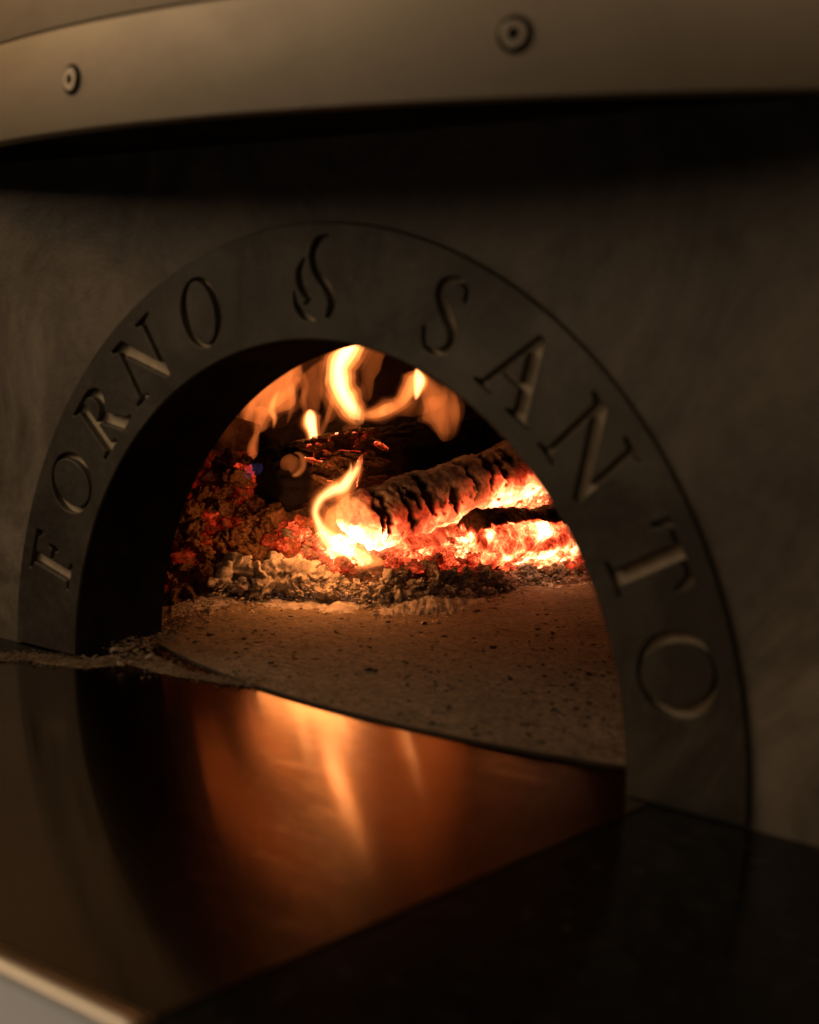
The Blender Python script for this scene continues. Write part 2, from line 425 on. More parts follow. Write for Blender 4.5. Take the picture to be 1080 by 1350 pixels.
def half_ring(name, r0, r1, y0, y1, mat, parent, z0=-0.03, n=72):
    prof = [(r1, y0), (r1, y1), (r0, y1), (r0, y0)]
    path = [(0, z0)] + [(math.pi * i / n, None) for i in range(n + 1)] + [(math.pi, z0)]
    vs, fs = [], []
    for a, z in path:
        for r, y in prof:
            vs.append((r * math.cos(a), y, z if z is not None else 0.009 + r * math.sin(a)))
    for i in range(len(path) - 1):
        for k in range(4):
            j = (k + 1) % 4
            fs.append((i*4+k, i*4+j, i*4+4+j, i*4+4+k))
    return mesh_obj(name, vs, fs, mat, parent, False, scale=S)
half_ring('mouth_lining', 0.9975, 1.02, 0.005, 0.35, LINING, oven)
sheet('inner_wall', [[(-2.7, -0.05), (-1.06, -0.05)] + arc(1.06, 180, 0, 80) + [(1.06, -0.05), (2.7, -0.05), (2.7, 1.8), (-2.7, 1.8)]],
      0.347, 0.40, DOME, oven)
vs, fs = [], []
NU, NV = 96, 24
for j in range(NV + 1):
    ph = math.pi / 2 * j / NV
    for i in range(NU):
        a = 2 * math.pi * i / NU
        p = Vector((2.55 * math.cos(a) * math.cos(ph), 2.9 + 2.55 * math.sin(a) * math.cos(ph), 1.55 * math.sin(ph) ** 0.9))
        k = 1 + 0.015 * fbm((p.x*2.2, p.y*2.2, p.z*2.2), 4)
        p = Vector((p.x * k, 2.9 + (p.y - 2.9) * k, p.z)); p.y = max(p.y, 0.36); vs.append(p)
for j in range(NV):
    for i in range(NU):
        f = (j*NU+i, j*NU+(i+1) % NU, (j+1)*NU+(i+1) % NU, (j+1)*NU+i)
        if min(vs[q].y for q in f) < 1.25: continue
        fs.append(f)
mesh_obj('dome', vs, fs, DOME, oven, True, scale=S)
vs, fs = [], []
n = 200
prof = [(0.0, 0.007), (2.896, 0.007), (2.90, 0.003), (2.90, -0.06)]
for r, z in prof:
    for i in range(n):
        a = 2 * math.pi * i / n
        vs.append((0.12 + r * math.cos(a), 2.985 + r * math.sin(a), z))
for j in range(3):
    for i in range(n):
        fs.append((j*n+i, j*n+(i+1) % n, (j+1)*n+(i+1) % n, (j+1)*n+i))
o = mesh_obj('hearth', vs, [f[::-1] for f in fs], HEARTH, oven, False, scale=S)
o.data.materials.append(EDGE)
for i, pl in enumerate(o.data.polygons):
    if i >= n: pl.material_index = 1

# ------------------------------------------------------------------ hood
hood = empty('oven_hood', Vector((0, 3, 1.5)) * S, 'curved brushed steel hood band above the oven mouth with round bolts', 'hood')
def hood_band(name, r, th, z0, z1, mat, a0=-150, a1=-30, n=96, br=0.005):
    prof = [(r - th, z0), (r - br, z0), (r - br*.3, z0 + br*.3), (r, z0 + br), (r, z1 - .004), (r - .004, z1), (r - th, z1)]
    vs, fs = [], []
    for i in range(n + 1):
        a = math.radians(a0 + (a1 - a0) * i / n)
        for rr, z in prof: vs.append((rr * math.cos(a), 3 + rr * math.sin(a), z))
    m = len(prof)
    for i in range(n):
        for k in range(m):
            j = (k + 1) % m
            fs.append((i*m+k, i*m+j, i*m+m+j, i*m+m+k))
    o = mesh_obj(name, vs, [f[::-1] for f in fs], mat, None, True, scale=S)
    bm_smooth(o); return child_of(o, hood)
def bm_smooth(o, ang=40):
    o.data.set_sharp_from_angle(angle=math.radians(ang))
hood_band('lower_band', 3.557, 0.05, 1.5, 1.748, HOOD)
hood_band('upper_band', 3.553, 0.05, 1.7515, 2.3, HOOD)
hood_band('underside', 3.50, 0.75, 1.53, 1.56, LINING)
for x in (-0.315 - 1.2, -0.315, 0.928, 2.02):
    a = math.atan2(-math.sqrt(3.557**2 - x*x), x)
    c = Vector((3.557 * math.cos(a), 3 + 3.557 * math.sin(a), 1.620)); nrm = Vector((math.cos(a), math.sin(a), 0))
    up = Vector((0, 0, 1)); sd = up.cross(nrm)
    def lathe(name, prof, mat, nseg=28, hexin=None):
        vs, fs = [], []
        for k, (r, h) in enumerate(prof):
            for i in range(nseg):
                t = 2 * math.pi * i / nseg
                rr = r
                if hexin and k >= hexin: rr = r / max(abs(math.cos((t % (math.pi/3)) - math.pi/6)), .5)
                vs.append((c + nrm * h + sd * rr * math.cos(t) + up * rr * math.sin(t)))
        for k in range(len(prof) - 1):
            for i in range(nseg):
                j = (i + 1) % nseg
                fs.append((k*nseg+i, k*nseg+j, (k+1)*nseg+j, (k+1)*nseg+i))
        fs.append(tuple((len(prof)-1)*nseg + i for i in range(nseg)))
        o = mesh_obj(name, vs, fs, mat, None, True, scale=S); bm_smooth(o, 35); return o
    w = lathe('bolt_recess_shadow', [(.037, -.002), (.037, .003), (.0345, .005), (.0305, .005), (.0295, .002)], LINING)  # dark ring standing in for the recess shadow round the bolt head
    child_of(w, hood)
    h = lathe('bolt_head', [(.0285, .001), (.0285, .007), (.026, .009), (.012, .009), (.0115, .003)], RIVET, 30)
    child_of(h, hood)
    h = lathe('bolt_socket', [(.0115, .003), (.0110, .0036)], LINING, 24)
    child_of(h, hood)

# ------------------------------------------------------------------ counter
lp = empty('landing_counter', Vector((0, -0.7, 0)) * S, 'smooth steel landing counter in front of the oven mouth', 'counter')
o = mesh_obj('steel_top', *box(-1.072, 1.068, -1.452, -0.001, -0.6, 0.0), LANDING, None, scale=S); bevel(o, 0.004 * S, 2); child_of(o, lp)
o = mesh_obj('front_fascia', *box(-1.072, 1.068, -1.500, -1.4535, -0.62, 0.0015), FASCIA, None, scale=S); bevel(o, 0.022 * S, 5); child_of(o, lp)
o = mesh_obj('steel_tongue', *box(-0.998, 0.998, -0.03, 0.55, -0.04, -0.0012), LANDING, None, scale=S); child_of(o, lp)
for x0, x1, lab in ((1.071, 4.2, 'black speckled granite counter to the right of the steel landing'),
                    (-4.2, -1.075, 'black speckled granite counter at the far left beside the steel landing')):
    o = mesh_obj('granite_counter', *box(x0, x1, -1.75, 0.006, -0.6, -0.003), GRANITE, None, scale=S)
    o.data.transform(Matrix.Translation((-(x0+x1)/2*S, 0, 0))); o.location = ((x0+x1)/2*S, 0, 0)
    bevel(o, 0.004 * S, 2)
    tag(o, lab, 'counter', 'granite counters beside the steel landing')

# ------------------------------------------------------------------ fire: bed, logs, embers, ash, flames
FRONT = [(150, 815, 5.40), (215, 800, 5.47), (260, 790, 5.53), (330, 785, 5.62), (400, 780, 5.62), (480, 786, 5.60), (540, 785, 5.66),
         (600, 778, 5.80), (660, 768, 6.03), (700, 762, 6.22), (765, 757, 6.36), (830, 752, 6.5)]
TOPLINE = [(150, 640), (215, 620), (260, 590), (330, 590), (400, 650), (480, 690), (540, 690), (600, 680), (660, 650), (700, 640), (765, 650), (830, 650)]
def interp(tab, x, k):
    if x <= tab[0][0]: return tab[0][k]
    for a, b in zip(tab, tab[1:]):
        if x <= b[0]:
            t = (x - a[0]) / (b[0] - a[0]); return a[k] + (b[k] - a[k]) * t
    return tab[-1][k]
def slope(px, py):
    """depth of the heap's surface along a sight line (heap rises backwards at about 45 degrees)"""
    fy, fd = interp(FRONT, px, 1), interp(FRONT, px, 2)
    return fd + max(0.0, fy - py) * fd / FPX * 1.0
def heat_at(px, py):
    """how hot the bed is: hottest under the two pale logs, dull in the left heap"""
    h = 0.0
    for cx, cy, rx, ry, v in ((455, 718, 44, 28, 0.80), (655, 712, 85, 44, 0.72), (540, 715, 60, 30, 0.63), (690, 655, 55, 40, 0.60),
                              (398, 712, 34, 26, 0.40), (330, 640, 16, 22, 0.30), (300, 700, 90, 60, 0.07), (755, 720, 25, 50, 0.60)):
        q = ((px - cx) / rx) ** 2 + ((py - cy) / ry) ** 2
        h = max(h, v * max(0.0, 1.15 - 0.45 * q))
    fy = interp(FRONT, px, 1)
    if fy - py < 26: h *= max(0.0, (fy - py - 4) / 22) if fy - py > 4 else 0
    return h

vs, fs, ht = [], [], []
NX, NY = 150, 44
for j in range(NY + 1):
    for i in range(NX + 1):
        px = 160 + (840 - 160) * i / NX
        fy, ty = interp(FRONT, px, 1), interp(TOPLINE, px, 1)
        py = fy - 4 + (ty - fy + 4) * j / NY
        p = at(px, py, slope(px, py) + 0.07)
        k = min(1, j / 6)
        p = p + Vector((0, -0.3, 1)) * (0.010 * k * fbm(p, 4, 38))
        vs.append(p); ht.append(max(heat_at(px, py) * 0.9, 0.24 if px < 380 and j > 8 else 0))
for j in range(NY):
    for i in range(NX):
        fs.append((j*(NX+1)+i, j*(NX+1)+i+1, (j+1)*(NX+1)+i+1, (j+1)*(NX+1)+i))
bed = mesh_obj('ember_bed', vs, fs, BED, None, True, {'glow': ht})
tag(bed, 'bed of crumbled embers and char under the burning logs', 'embers', None, 'stuff')

def log_mesh(name, p0, p1, r0, r1, mat, heat_fn, char_fn, disp_fn, nl=90, na=48):
    """tapered log from p0 to p1 (metres); functions take (t along, angle, point)"""
    ax = (p1 - p0).normalized(); up = Vector((0, 0, 1)); sd = ax.cross(up).normalized(); up2 = sd.cross(ax)
    L = (p1 - p0).length; vs, fs, ht, ch = [], [], [], []
    rings = [(-0.0, 0.0), (0.0, .35), (0.0, .7)] + [(i / nl, 1.0) for i in range(nl + 1)] + [(1, .7), (1, .35), (1, 0)]
    for t, k in rings:
        r = (r0 + (r1 - r0) * t) * k
        if k == 1.0:
            e = min(t, 1 - t) * L / (r0 * 0.35); r *= 0.86 + 0.14 * min(1, math.sqrt(max(e, 0)))
        for i in range(na):
            a = 2 * math.pi * i / na
            base = p0 + ax * (L * t) + (sd * math.cos(a) + up2 * math.sin(a)) * r
            d = disp_fn(t, a, base) * (k ** 2)
            p = base + (sd * math.cos(a) + up2 * math.sin(a)) * d
            if k < 1: p += ax * (0.0025 * fbm(base, 3, 90) * (-1 if t < .5 else 1))
            vs.append(p); ht.append(heat_fn(t, a, p, k)); ch.append(char_fn(t, a, p, k))
    for j in range(len(rings) - 1):
        for i in range(na):
            q = (i + 1) % na
            fs.append((j*na+i, j*na+q, (j+1)*na+q, (j+1)*na+i))
    o = mesh_obj(name, vs, [f[::-1] for f in fs], mat, None, True, {'glow': ht, 'char': ch}, origin=(p0 + p1) / 2)
    return o

# pale log with black cross cracks (angle: 0 = side towards -axis x up, pi/2 = top)
rl = random.Random(3)
cracks = []
t = 0.03
while t < 0.98:
    cracks.append((t, rl.uniform(0.45, 1.25), rl.uniform(0.009, 0.026), rl.uniform(-0.45, 0.5), rl.uniform(0, 9), rl.uniform(-.02, .03)))
    t += rl.choice((.03, .045, .06, .09)) * rl.uniform(.85, 1.15)
def pale_crack(t, a, p):
    c = 0.0
    for tc, span, w, off, seed, lean in cracks:
        da = ((a - math.pi * 0.17 - off) + math.pi) % (2 * math.pi) - math.pi
        tt = tc + 0.016 * noise.noise(Vector((a * 1.7, seed, 0))) + 0.010 * noise.noise(Vector((a * 6.0, seed, 4))) + lean * da
        ww = w * max(0.0, 1 - (abs(da) / span) ** 2) * (1 + 1.0 * noise.noise(Vector((a * 4.0, seed, 9))))
        if ww > 0: c = max(c, max(0.0, min(1.0, 2.4 * (1 - abs(t - tt) / ww))))
    n = fbm(Vector((p.x * 1.0, p.y, p.z)), 3, 60)
    return max(c, min(1.0, max(0.0, (n - .40) * 5)) * .7)
def pale_disp(t, a, p):
    return -0.0040 * pale_crack(t, a, p) + 0.0034 * fbm(p, 4, 40) + 0.0020 * fbm(p, 4, 150) + 0.0025 * noise.noise(Vector((t * 9, a * .6, 2)))
def pale_heat(t, a, p, k):
    low = 0.5 - 0.5 * math.sin(a)                       # 1 underneath
    front = max(0.0, 1 - t / 0.16)
    h = 0.16 + 0.64 * max(0.0, low - 0.20) ** 0.9 + 0.42 * front + (0.34 if t > .5 else .68 * t - 0.02) * (.75 + .8 * noise.noise(p * 30))
    return h * (1 - 0.75 * max(0, math.sin(a)) ** 1.2 * (1 - .5 * front))
def pale_char(t, a, p, k):
    return pale_crack(t, a, p) if k == 1 else 0.0
L1 = log_mesh('log', at(468, 693, 5.86), at(752, 598, 6.72), 0.128 * S, 0.128 * S, WHITELOG, pale_heat, pale_char, pale_disp, 220, 72)
tag(L1, 'pale ash covered log with black cross cracks glowing underneath', 'log', 'logs burning in the oven')

# big charred log behind with its black end facing out
def blk_disp(t, a, p):
    g = .0025 * noise.noise(Vector((t * 26, a * 5.0, 1))) + .0015 * noise.noise(Vector((t * 50, a * 16.0, 5))) + math.sin(a * 17 + 2.5 * noise.noise(Vector((t * 5, a * 2, 0)))) * 0.0014
    return g + 0.004 * fbm(p, 4, 30) + 0.0012 * fbm(p, 3, 150)
def blk_heat(t, a, p, k):
    n = noise.noise(p * 70); up = max(0, math.sin(a))
    if k < 1: return 0.0
    return max(0.0, 0.52 * up * max(0, n) if 0.05 < t < 0.5 else 0.30 * max(0, n - 0.25) * 2)
B0, B1 = at(350, 634, 5.98), at(800, 562, 7.1)
L2 = log_mesh('log', B0, B1, 0.135 * S, 0.150 * S, BARKLOG, blk_heat, lambda t, a, p, k: 1.0 if k < 1 else min(1.0, max(0.0, .15 + min(1.0, max(0.0, (.085 - t) * 30)))  + max(0.0, (t - .24) * 9) + max(0.0, .5 * noise.noise(p * 50))), blk_disp, 160, 64)
tag(L2, 'thick charred black log with round end and flaking bark behind', 'log', 'logs burning in the oven')
# split piece lying on top at the back
def spl_heat(t, a, p, k): return max(0.0, 0.5 * max(0, noise.noise(p * 80) - .1)) if k == 1 else .1
L3 = log_mesh('log', at(345, 590, 6.45), at(700, 548, 7.25), 0.075 * S, 0.08 * S, BLACKLOG, spl_heat, lambda t, a, p, k: 0.6,
              lambda t, a, p: 0.006 * fbm(p, 4, 40), 80, 36)
tag(L3, 'narrow split charred log lying at the back under the tall flames', 'log', 'logs burning in the oven')

# bark flakes: plates of bark peeling off the thick charred log, parts of it
axis = (B1 - B0).normalized(); side = axis.cross(Vector((0, 0, 1))).normalized(); upv = side.cross(axis); BL = (B1 - B0).length
rf = random.Random(14)
def on_log(t_, a, lift):
    r = (0.135 + 0.015 * t_) * S + lift
    return B0 + axis * (BL * t_) + (side * math.cos(a) + upv * math.sin(a)) * r
for k in range(56):
    tc = 0.085 + 0.18 * (k + rf.random()) / 56; ac = rf.uniform(-.25, 1.55)
    ln, wd, rot = rf.uniform(.010, .034), rf.uniform(.003, .009), rf.uniform(-.7, .5) + (.9 if rf.random() < .2 else 0)
    peel, hot, sd_ = rf.uniform(.0005, .004), rf.uniform(.2, .62) if rf.random() < .35 else .04, rf.uniform(0, 50)
    n1, n2 = 14, 5; m = n2 + 1; N = (n1 + 1) * m
    vs, fs, ht = [], [], []
    for layer in (0, 1):
        for i in range(n1 + 1):
            s_ = i / n1 - .5
            for j in range(n2 + 1):
                q = j / n2 - .5
                x = s_ * ln * (1 + .35 * noise.noise(Vector((q * 6, sd_, 3))))
                y = q * wd * (1 - abs(2*s_)**3 * .6) * (1 + .6 * noise.noise(Vector((s_ * 6, sd_, 0))))
                u_, v_ = x * math.cos(rot) - y * math.sin(rot), x * math.sin(rot) + y * math.cos(rot)
                lift = .0012 + peel * max(0, q + .5) ** 1.7 + peel * .6 * max(0, -s_) + .0015 * noise.noise(Vector((s_ * 5, q * 5, sd_))) - layer * .0013
                vs.append(on_log(tc + u_ / BL, ac + v_ / (.135 * S), lift))
                ht.append(max(0.0, hot * (.35 + max(0, q + .15) * 1.3 + max(0, -s_ - .1)) + .34 * noise.noise(Vector((s_ * 9, q * 7, sd_)))))
    for i in range(n1):
        for j in range(n2):
            f = (i*m+j, i*m+j+1, (i+1)*m+j+1, (i+1)*m+j); fs.append(f); fs.append(tuple(x + N for x in f[::-1]))
    rim = [j for j in range(m)] + [i*m+n2 for i in range(1, n1+1)] + [n1*m+j for j in range(n2-1, -1, -1)] + [i*m for i in range(n1-1, 0, -1)]
    for a, b in zip(rim, rim[1:] + rim[:1]): fs.append((b, a, a+N, b+N))
    o = mesh_obj('bark_flake', vs, fs, BARK, None, True, {'glow': ht}); child_of(o, L2)

# broken glowing log at the right, dark crust on top
def br_disp(t, a, p):
    return 0.006 * fbm(p, 4, 34) + 0.003 * fbm(p, 3, 110) - (0.004 if math.sin(a) < -.3 else 0)
def br_heat(t, a, p, k):
    s = math.sin(a)
    s *= k
    return 0.77 - 0.10 * abs(t - .6) + 0.34 * noise.noise(p * 55) - (0.75 if s > .66 + .20 * noise.noise(p * 60) else 0) - (.1 if k < 1 else 0)
def br_char(t, a, p, k): return .45 if math.sin(a) * k > .66 + .20 * noise.noise(p * 60) else 0.0
L4 = log_mesh('log', at(622, 716, 6.02), at(752, 706, 6.38), 0.126 * S, 0.128 * S, BARKLOG, br_heat, br_char, br_disp, 90, 56)
tag(L4, 'short broken log glowing yellow with dark crust at the right', 'log', 'logs burning in the oven')

# lumps: a few base shapes shared by all
def lump_mesh(seed, sub, flat, mat, rough):
    import bmesh
    bm = bmesh.new(); bmesh.ops.create_icosphere(bm, subdivisions=sub, radius=1.0)
    off = Vector((seed * 3.7, seed * 1.3, 0))
    for v in bm.verts:
        n = v.co.normalized()
        k = 1 + rough * fbm(n * 1.1 + off, 4) + 0.35 * rough * fbm(n * 3.1 + off, 3)
        v.co = Vector((n.x, n.y * 0.8, n.z * flat)) * k
    me = bpy.data.meshes.new('lump'); bm.to_mesh(me); bm.free()
    me.polygons.foreach_set('use_smooth', [sub > 2] * len(me.polygons))
    me.materials.append(mat); return me
coal_src = [lump_mesh(i, 4, 0.8, COAL, 0.72) for i in range(6)]
ember_src = [lump_mesh(i + 20, 3, 0.72, EMBER, 0.85) for i in range(7)]
ash_src = [lump_mesh(i + 40, 4, 0.75, ASHLUMP, 1.0) for i in range(5)]
def lump(name, src, loc, size, heat, label, cat, group):
    o = bpy.data.objects.new(name, rnd.choice(src)); COL.objects.link(o)
    o.location = loc; o.scale = (size * rnd.uniform(.8, 1.35), size * rnd.uniform(.75, 1.1), size * rnd.uniform(.75, 1.1))
    o.rotation_euler = (rnd.uniform(-.6, .6), rnd.uniform(-.6, .6), rnd.uniform(0, 6.3))
    o['glow'] = float(heat)
    return tag(o, label, cat, group)
def inside(px, py, poly):
    c = False
    for (x1, y1), (x2, y2) in zip(poly, poly[1:] + poly[:1]):
        if (y1 > py) != (y2 > py) and px < (x2 - x1) * (py - y1) / (y2 - y1) + x1: c = not c
    return c
def scatter(poly, n, mind, seed):
    r = random.Random(seed); pts = []; tries = 0
    xs = [p[0] for p in poly]; ys = [p[1] for p in poly]
    while len(pts) < n and tries < n * 60:
        tries += 1
        p = (r.uniform(min(xs), max(xs)), r.uniform(min(ys), max(ys)))
        if inside(*p, poly) and all((p[0]-q[0])**2 + (p[1]-q[1])**2 > mind**2 for q in pts): pts.append(p)
    return pts
LEFT = [(190, 800), (210, 740), (232, 690), (262, 640), (300, 600), (330, 612), (322, 650), (372, 690), (405, 690), (400, 740), (330, 755), (285, 770), (230, 800)]
for px, py in scatter(LEFT, 100, 11.5, 5):
    d = slope(px, py); sz = rnd.uniform(8, 19) * d / FPX * S
    h = heat_at(px, py) + (rnd.uniform(.08, .24) if rnd.random() < .22 else rnd.uniform(-.1, .08))
    lump('charcoal_lump', coal_src, at(px, py, d + rnd.uniform(-.03, .06)), sz, max(0, h),
         'brown rough charcoal lump in the dim heap left of the logs', 'charcoal', 'charcoal lumps heaped at the left')
HOT = [(372, 745), (380, 700), (420, 690), (480, 735), (560, 728), (610, 690), (660, 645), (715, 640), (760, 700), (772, 752), (690, 757), (600, 752), (520, 757), (440, 757)]
for px, py in scatter(HOT, 150, 8, 9):
    d = slope(px, py); sz = (rnd.uniform(4, 9) if rnd.random() < .75 else rnd.uniform(9, 17)) * d / FPX * S
    h = heat_at(px, py) + rnd.uniform(-.22, .12)
    lump('ember', ember_src, at(px, py, d + rnd.uniform(-.04, .03)), sz, max(0, min(h, 1)),
         'glowing ember piece in the bright bed under the logs', 'ember', 'embers glowing around the logs')
for px, py, s in ((302,752,27),(336,756,28),(364,752,24),(392,757,27),(318,772,18),(350,772,17),(420,764,20),(380,772,15),(290,768,14),(446,768,15),(690,759,11),(612,768,11),(405,772,12)):
    d = slope(px, py) - .02
    lump('ash_lump', ash_src, at(px, py, d), s * d / FPX * S * .82, 0, 'crumpled grey ash lump lying before the embers', 'ash', 'grey ash lumps in front of the fire')

rq = random.Random(31)
for k in range(34):
    px = 425 + (745 - 425) * (k + rq.random()) / 34; py = interp(FRONT, px, 1) + 4 - rq.uniform(0, 24); d = slope(px, py) - .02
    lump('ash_lump', ash_src, at(px, py, d), rq.uniform(6, 13) * d / FPX * S, 0, 'crumpled grey ash lump lying before the embers', 'ash', 'grey ash lumps in front of the fire')

# loose ash chips along the front of the fire, and at the left jamb: one mass each
def chips(name, pts, mat, label, smin, smax, seed, flat=.45):
    r = random.Random(seed); vs, fs = [], []
    base = [(1,0,0),(0,1,0),(-1,0,0),(0,-1,0),(0,0,1),(0,0,-1)]; tri = [(0,1,4),(1,2,4),(2,3,4),(3,0,4),(1,0,5),(2,1,5),(3,2,5),(0,3,5)]
    for p in pts:
        s = r.uniform(smin, smax) * (r.random() ** 1.5 * .9 + .35); a = r.uniform(0, 6.3); ca, sa = math.cos(a), math.sin(a)
        tx, ty = r.uniform(-.5, .5), r.uniform(-.5, .5); n = len(vs); el = r.uniform(.6, 1.6)
        for x, y, z in base:
            x *= s * el * r.uniform(.6, 1.3); y *= s * r.uniform(.6, 1.3); z *= s * flat * r.uniform(.5, 1.4)
            vs.append(p + Vector((x*ca - y*sa, x*sa + y*ca, z + tx*x + ty*y)))
        fs += [tuple(q + n for q in t_) for t_ in tri]
    o = mesh_obj(name, vs, fs, mat); return tag(o, label, 'ash', None, 'stuff')
ra = random.Random(21)
def on_floor(px, py, z=.007):
    p, _ = ground(px, py, z); return p * S
RIDGE = [(235, 808, 9), (280, 797, 11), (330, 788, 14), (420, 784, 16), (480, 790, 18), (540, 790, 24), (590, 786, 20), (640, 778, 13), (700, 768, 10), (775, 762, 8)]
vs, fs, hs = [], [], []
NX, NY = 330, 34
for j in range(NY + 1):
    for i in range(NX + 1):
        px = 226 + (790 - 226) * i / NX; cy, w = interp(RIDGE, px, 1), interp(RIDGE, px, 2) * 1.15
        g = -1.5 + 3.0 * j / NY; p = on_floor(px, cy - 4 + g * w)
        h = (1 - abs(g)) * .6 + .55 * fbm((p.x, p.y * .5, 0), 4, 24) + .30 * fbm(p, 4, 130)
        hs.append(h); p.z += max(-.2, h) * .0075 * w / 16; vs.append(p)
for j in range(NY):
    for i in range(NX):
        q = (j*(NX+1)+i, j*(NX+1)+i+1, (j+1)*(NX+1)+i+1, (j+1)*(NX+1)+i)
        if max(hs[x] for x in q) > 0: fs.append(q)
tag(mesh_obj('ash_ridge', vs, fs, ASH, None, True), 'low crumbly ridge of pale grey ash along the embers', 'ash', None, 'stuff')
pts = []
for _ in range(4000):
    px = ra.uniform(228, 785); cy, w = interp(RIDGE, px, 1), interp(RIDGE, px, 2)
    g = ra.gauss(0, .6) + (.35 * noise.noise(Vector((px * .045, 3, 0)))); py = cy + g * w
    p = on_floor(px, py); p.z += max(0, (1 - abs(g))) * ra.random() * .022 * w / 20
    pts.append(p)
chips('loose_ash', pts, ASH, 'strip of loose grey ash flakes before the embers', .0006, .0026, 2)
pts = []
for _ in range(900):
    t_ = ra.random(); px = 150 + 115 * t_ + ra.gauss(0, 10); py = 862 - 52 * t_ + ra.gauss(0, 9)
    p = on_floor(px, py); p.z += ra.random() * .006; pts.append(p)
chips('loose_ash', pts, CREAM, 'small spill of ash flakes at the left jamb', .0006, .0034, 4)
pts = []
for _ in range(1500):
    px = ra.uniform(225, 822); py = ra.uniform(780, 1000)
    p = on_floor(px, py)
    if (p / S - Vector((.12, 2.985, .03))).xy.length < 2.87 and p.x < .97 * S: pts.append(p)
chips('char_crumbs', pts, CRUMB, 'scattered black crumbs on the stone hearth', .0006, .0032, 6, .3)

pts = []
for _ in range(900):
    px = ra.uniform(385, 785); fy = interp(FRONT, px, 1); g = abs(ra.gauss(0, 14)); py = fy + 2 - g
    pts.append(at(px, py, slope(px, py) - .03 + .02 * ra.random()))
chips('ash_flakes', pts, ASH, 'grey ash flakes fallen over the front of the embers', .0007, .0038, 12)

# dust on the counter at the left foot of the arch
vs, fs = [], []
X0, X1, Y0, Y1, NX, NY = -1.62, -0.25, -0.42, 0.36, 150, 90
line = [ground(px, py, 0)[0] for px, py in ((-30, 868), (40, 866), (110, 876), (180, 868), (245, 890), (330, 905))]
wid = [.07, .06, .07, .09, .045, .02]
def dust_h(p):
    best = -1
    for (a, b, wa, wb) in zip(line, line[1:], wid, wid[1:]):
        ab = (b - a).xy; t_ = max(0, min(1, (p - a).xy.dot(ab) / ab.length_squared)); q = a.xy + ab * t_
        best = max(best, 1 - (p.xy - q).length / (wa + (wb - wa) * t_))
    return best + .30 * fbm(p, 4, 5)
idx = {}
for j in range(NY + 1):
    for i in range(NX + 1):
        p = Vector((X0 + (X1-X0)*i/NX, Y0 + (Y1-Y0)*j/NY, 0)); h = dust_h(p)
        zt = .014 if (p - Vector((.12, 2.985, 0))).xy.length < 2.90 else 0
        p.z = zt * .5 + min(.0028, h * .004) + .0006 * fbm(p, 3, 40)
        idx[i, j] = (len(vs), h); vs.append(p * S)
for j in range(NY):
    for i in range(NX):
        q = [idx[i, j], idx[i+1, j], idx[i+1, j+1], idx[i, j+1]]
        if all(h > .08 for _, h in q) and all((vs[k_] / S - Vector((.12, 2.985, 0))).xy.length > 2.895 for k_, _ in q): fs.append(tuple(k for k, _ in q))
o = mesh_obj('ash_dust', vs, fs, DUST, None, True); tag(o, 'brown ash dust spread at the left foot of the arch', 'ash dust', None, 'stuff')

pts = []
for _ in range(2600):
    k = ra.randrange(5); a, b = line[k], line[k+1]; q = a + (b - a) * ra.random()
    q = q + Vector((ra.gauss(0, .055), ra.gauss(0, .055), 0)) * (wid[k] / .1)
    q.z = .012 if (q - Vector((.12, 2.985, 0))).xy.length < 2.90 else .006
    pts.append(q * S)
chips('dust_grains', pts, DUST, 'brown dust grains strewn along the edge of the hearth', .0003, .0016, 8)

# rough fire brick propped behind the left heap
def brick(name, c, ex, ey, ez, mat):
    import bmesh
    bm = bmesh.new(); bmesh.ops.create_cube(bm, size=2.0); bmesh.ops.subdivide_edges(bm, edges=bm.edges[:], cuts=9, use_grid_fill=True)
    vs = []
    for v in bm.verts:
        q = Vector([math.copysign(min(abs(x), 1) , x) for x in v.co])
        l = q.length / max(abs(q.x), abs(q.y), abs(q.z)); k = 1 - .06 * (l - 1) ** 2 / .3
        p = ex * q.x * k + ey * q.y * k + ez * q.z * k
        vs.append(p * (1 + .10 * fbm(p, 4, 60)))
    me = bpy.data.meshes.new(name); bm.to_mesh(me)
    for v, p in zip(me.vertices, vs): v.co = p
    me.materials.append(mat); bm.free()
    o = bpy.data.objects.new(name, me); COL.objects.link(o); o.location = c; return o
u = 6.3 / FPX * S
o = brick('stone_block', at(295, 572, 6.3), ROWS[0] * 40 * u - ROWS[1] * -14 * u, ROWS[2] * 26 * u, -ROWS[1] * 26 * u + ROWS[0] * 8 * u, BRICK)
tag(o, 'rough brown stone block leaning behind the charcoal heap', 'stone')

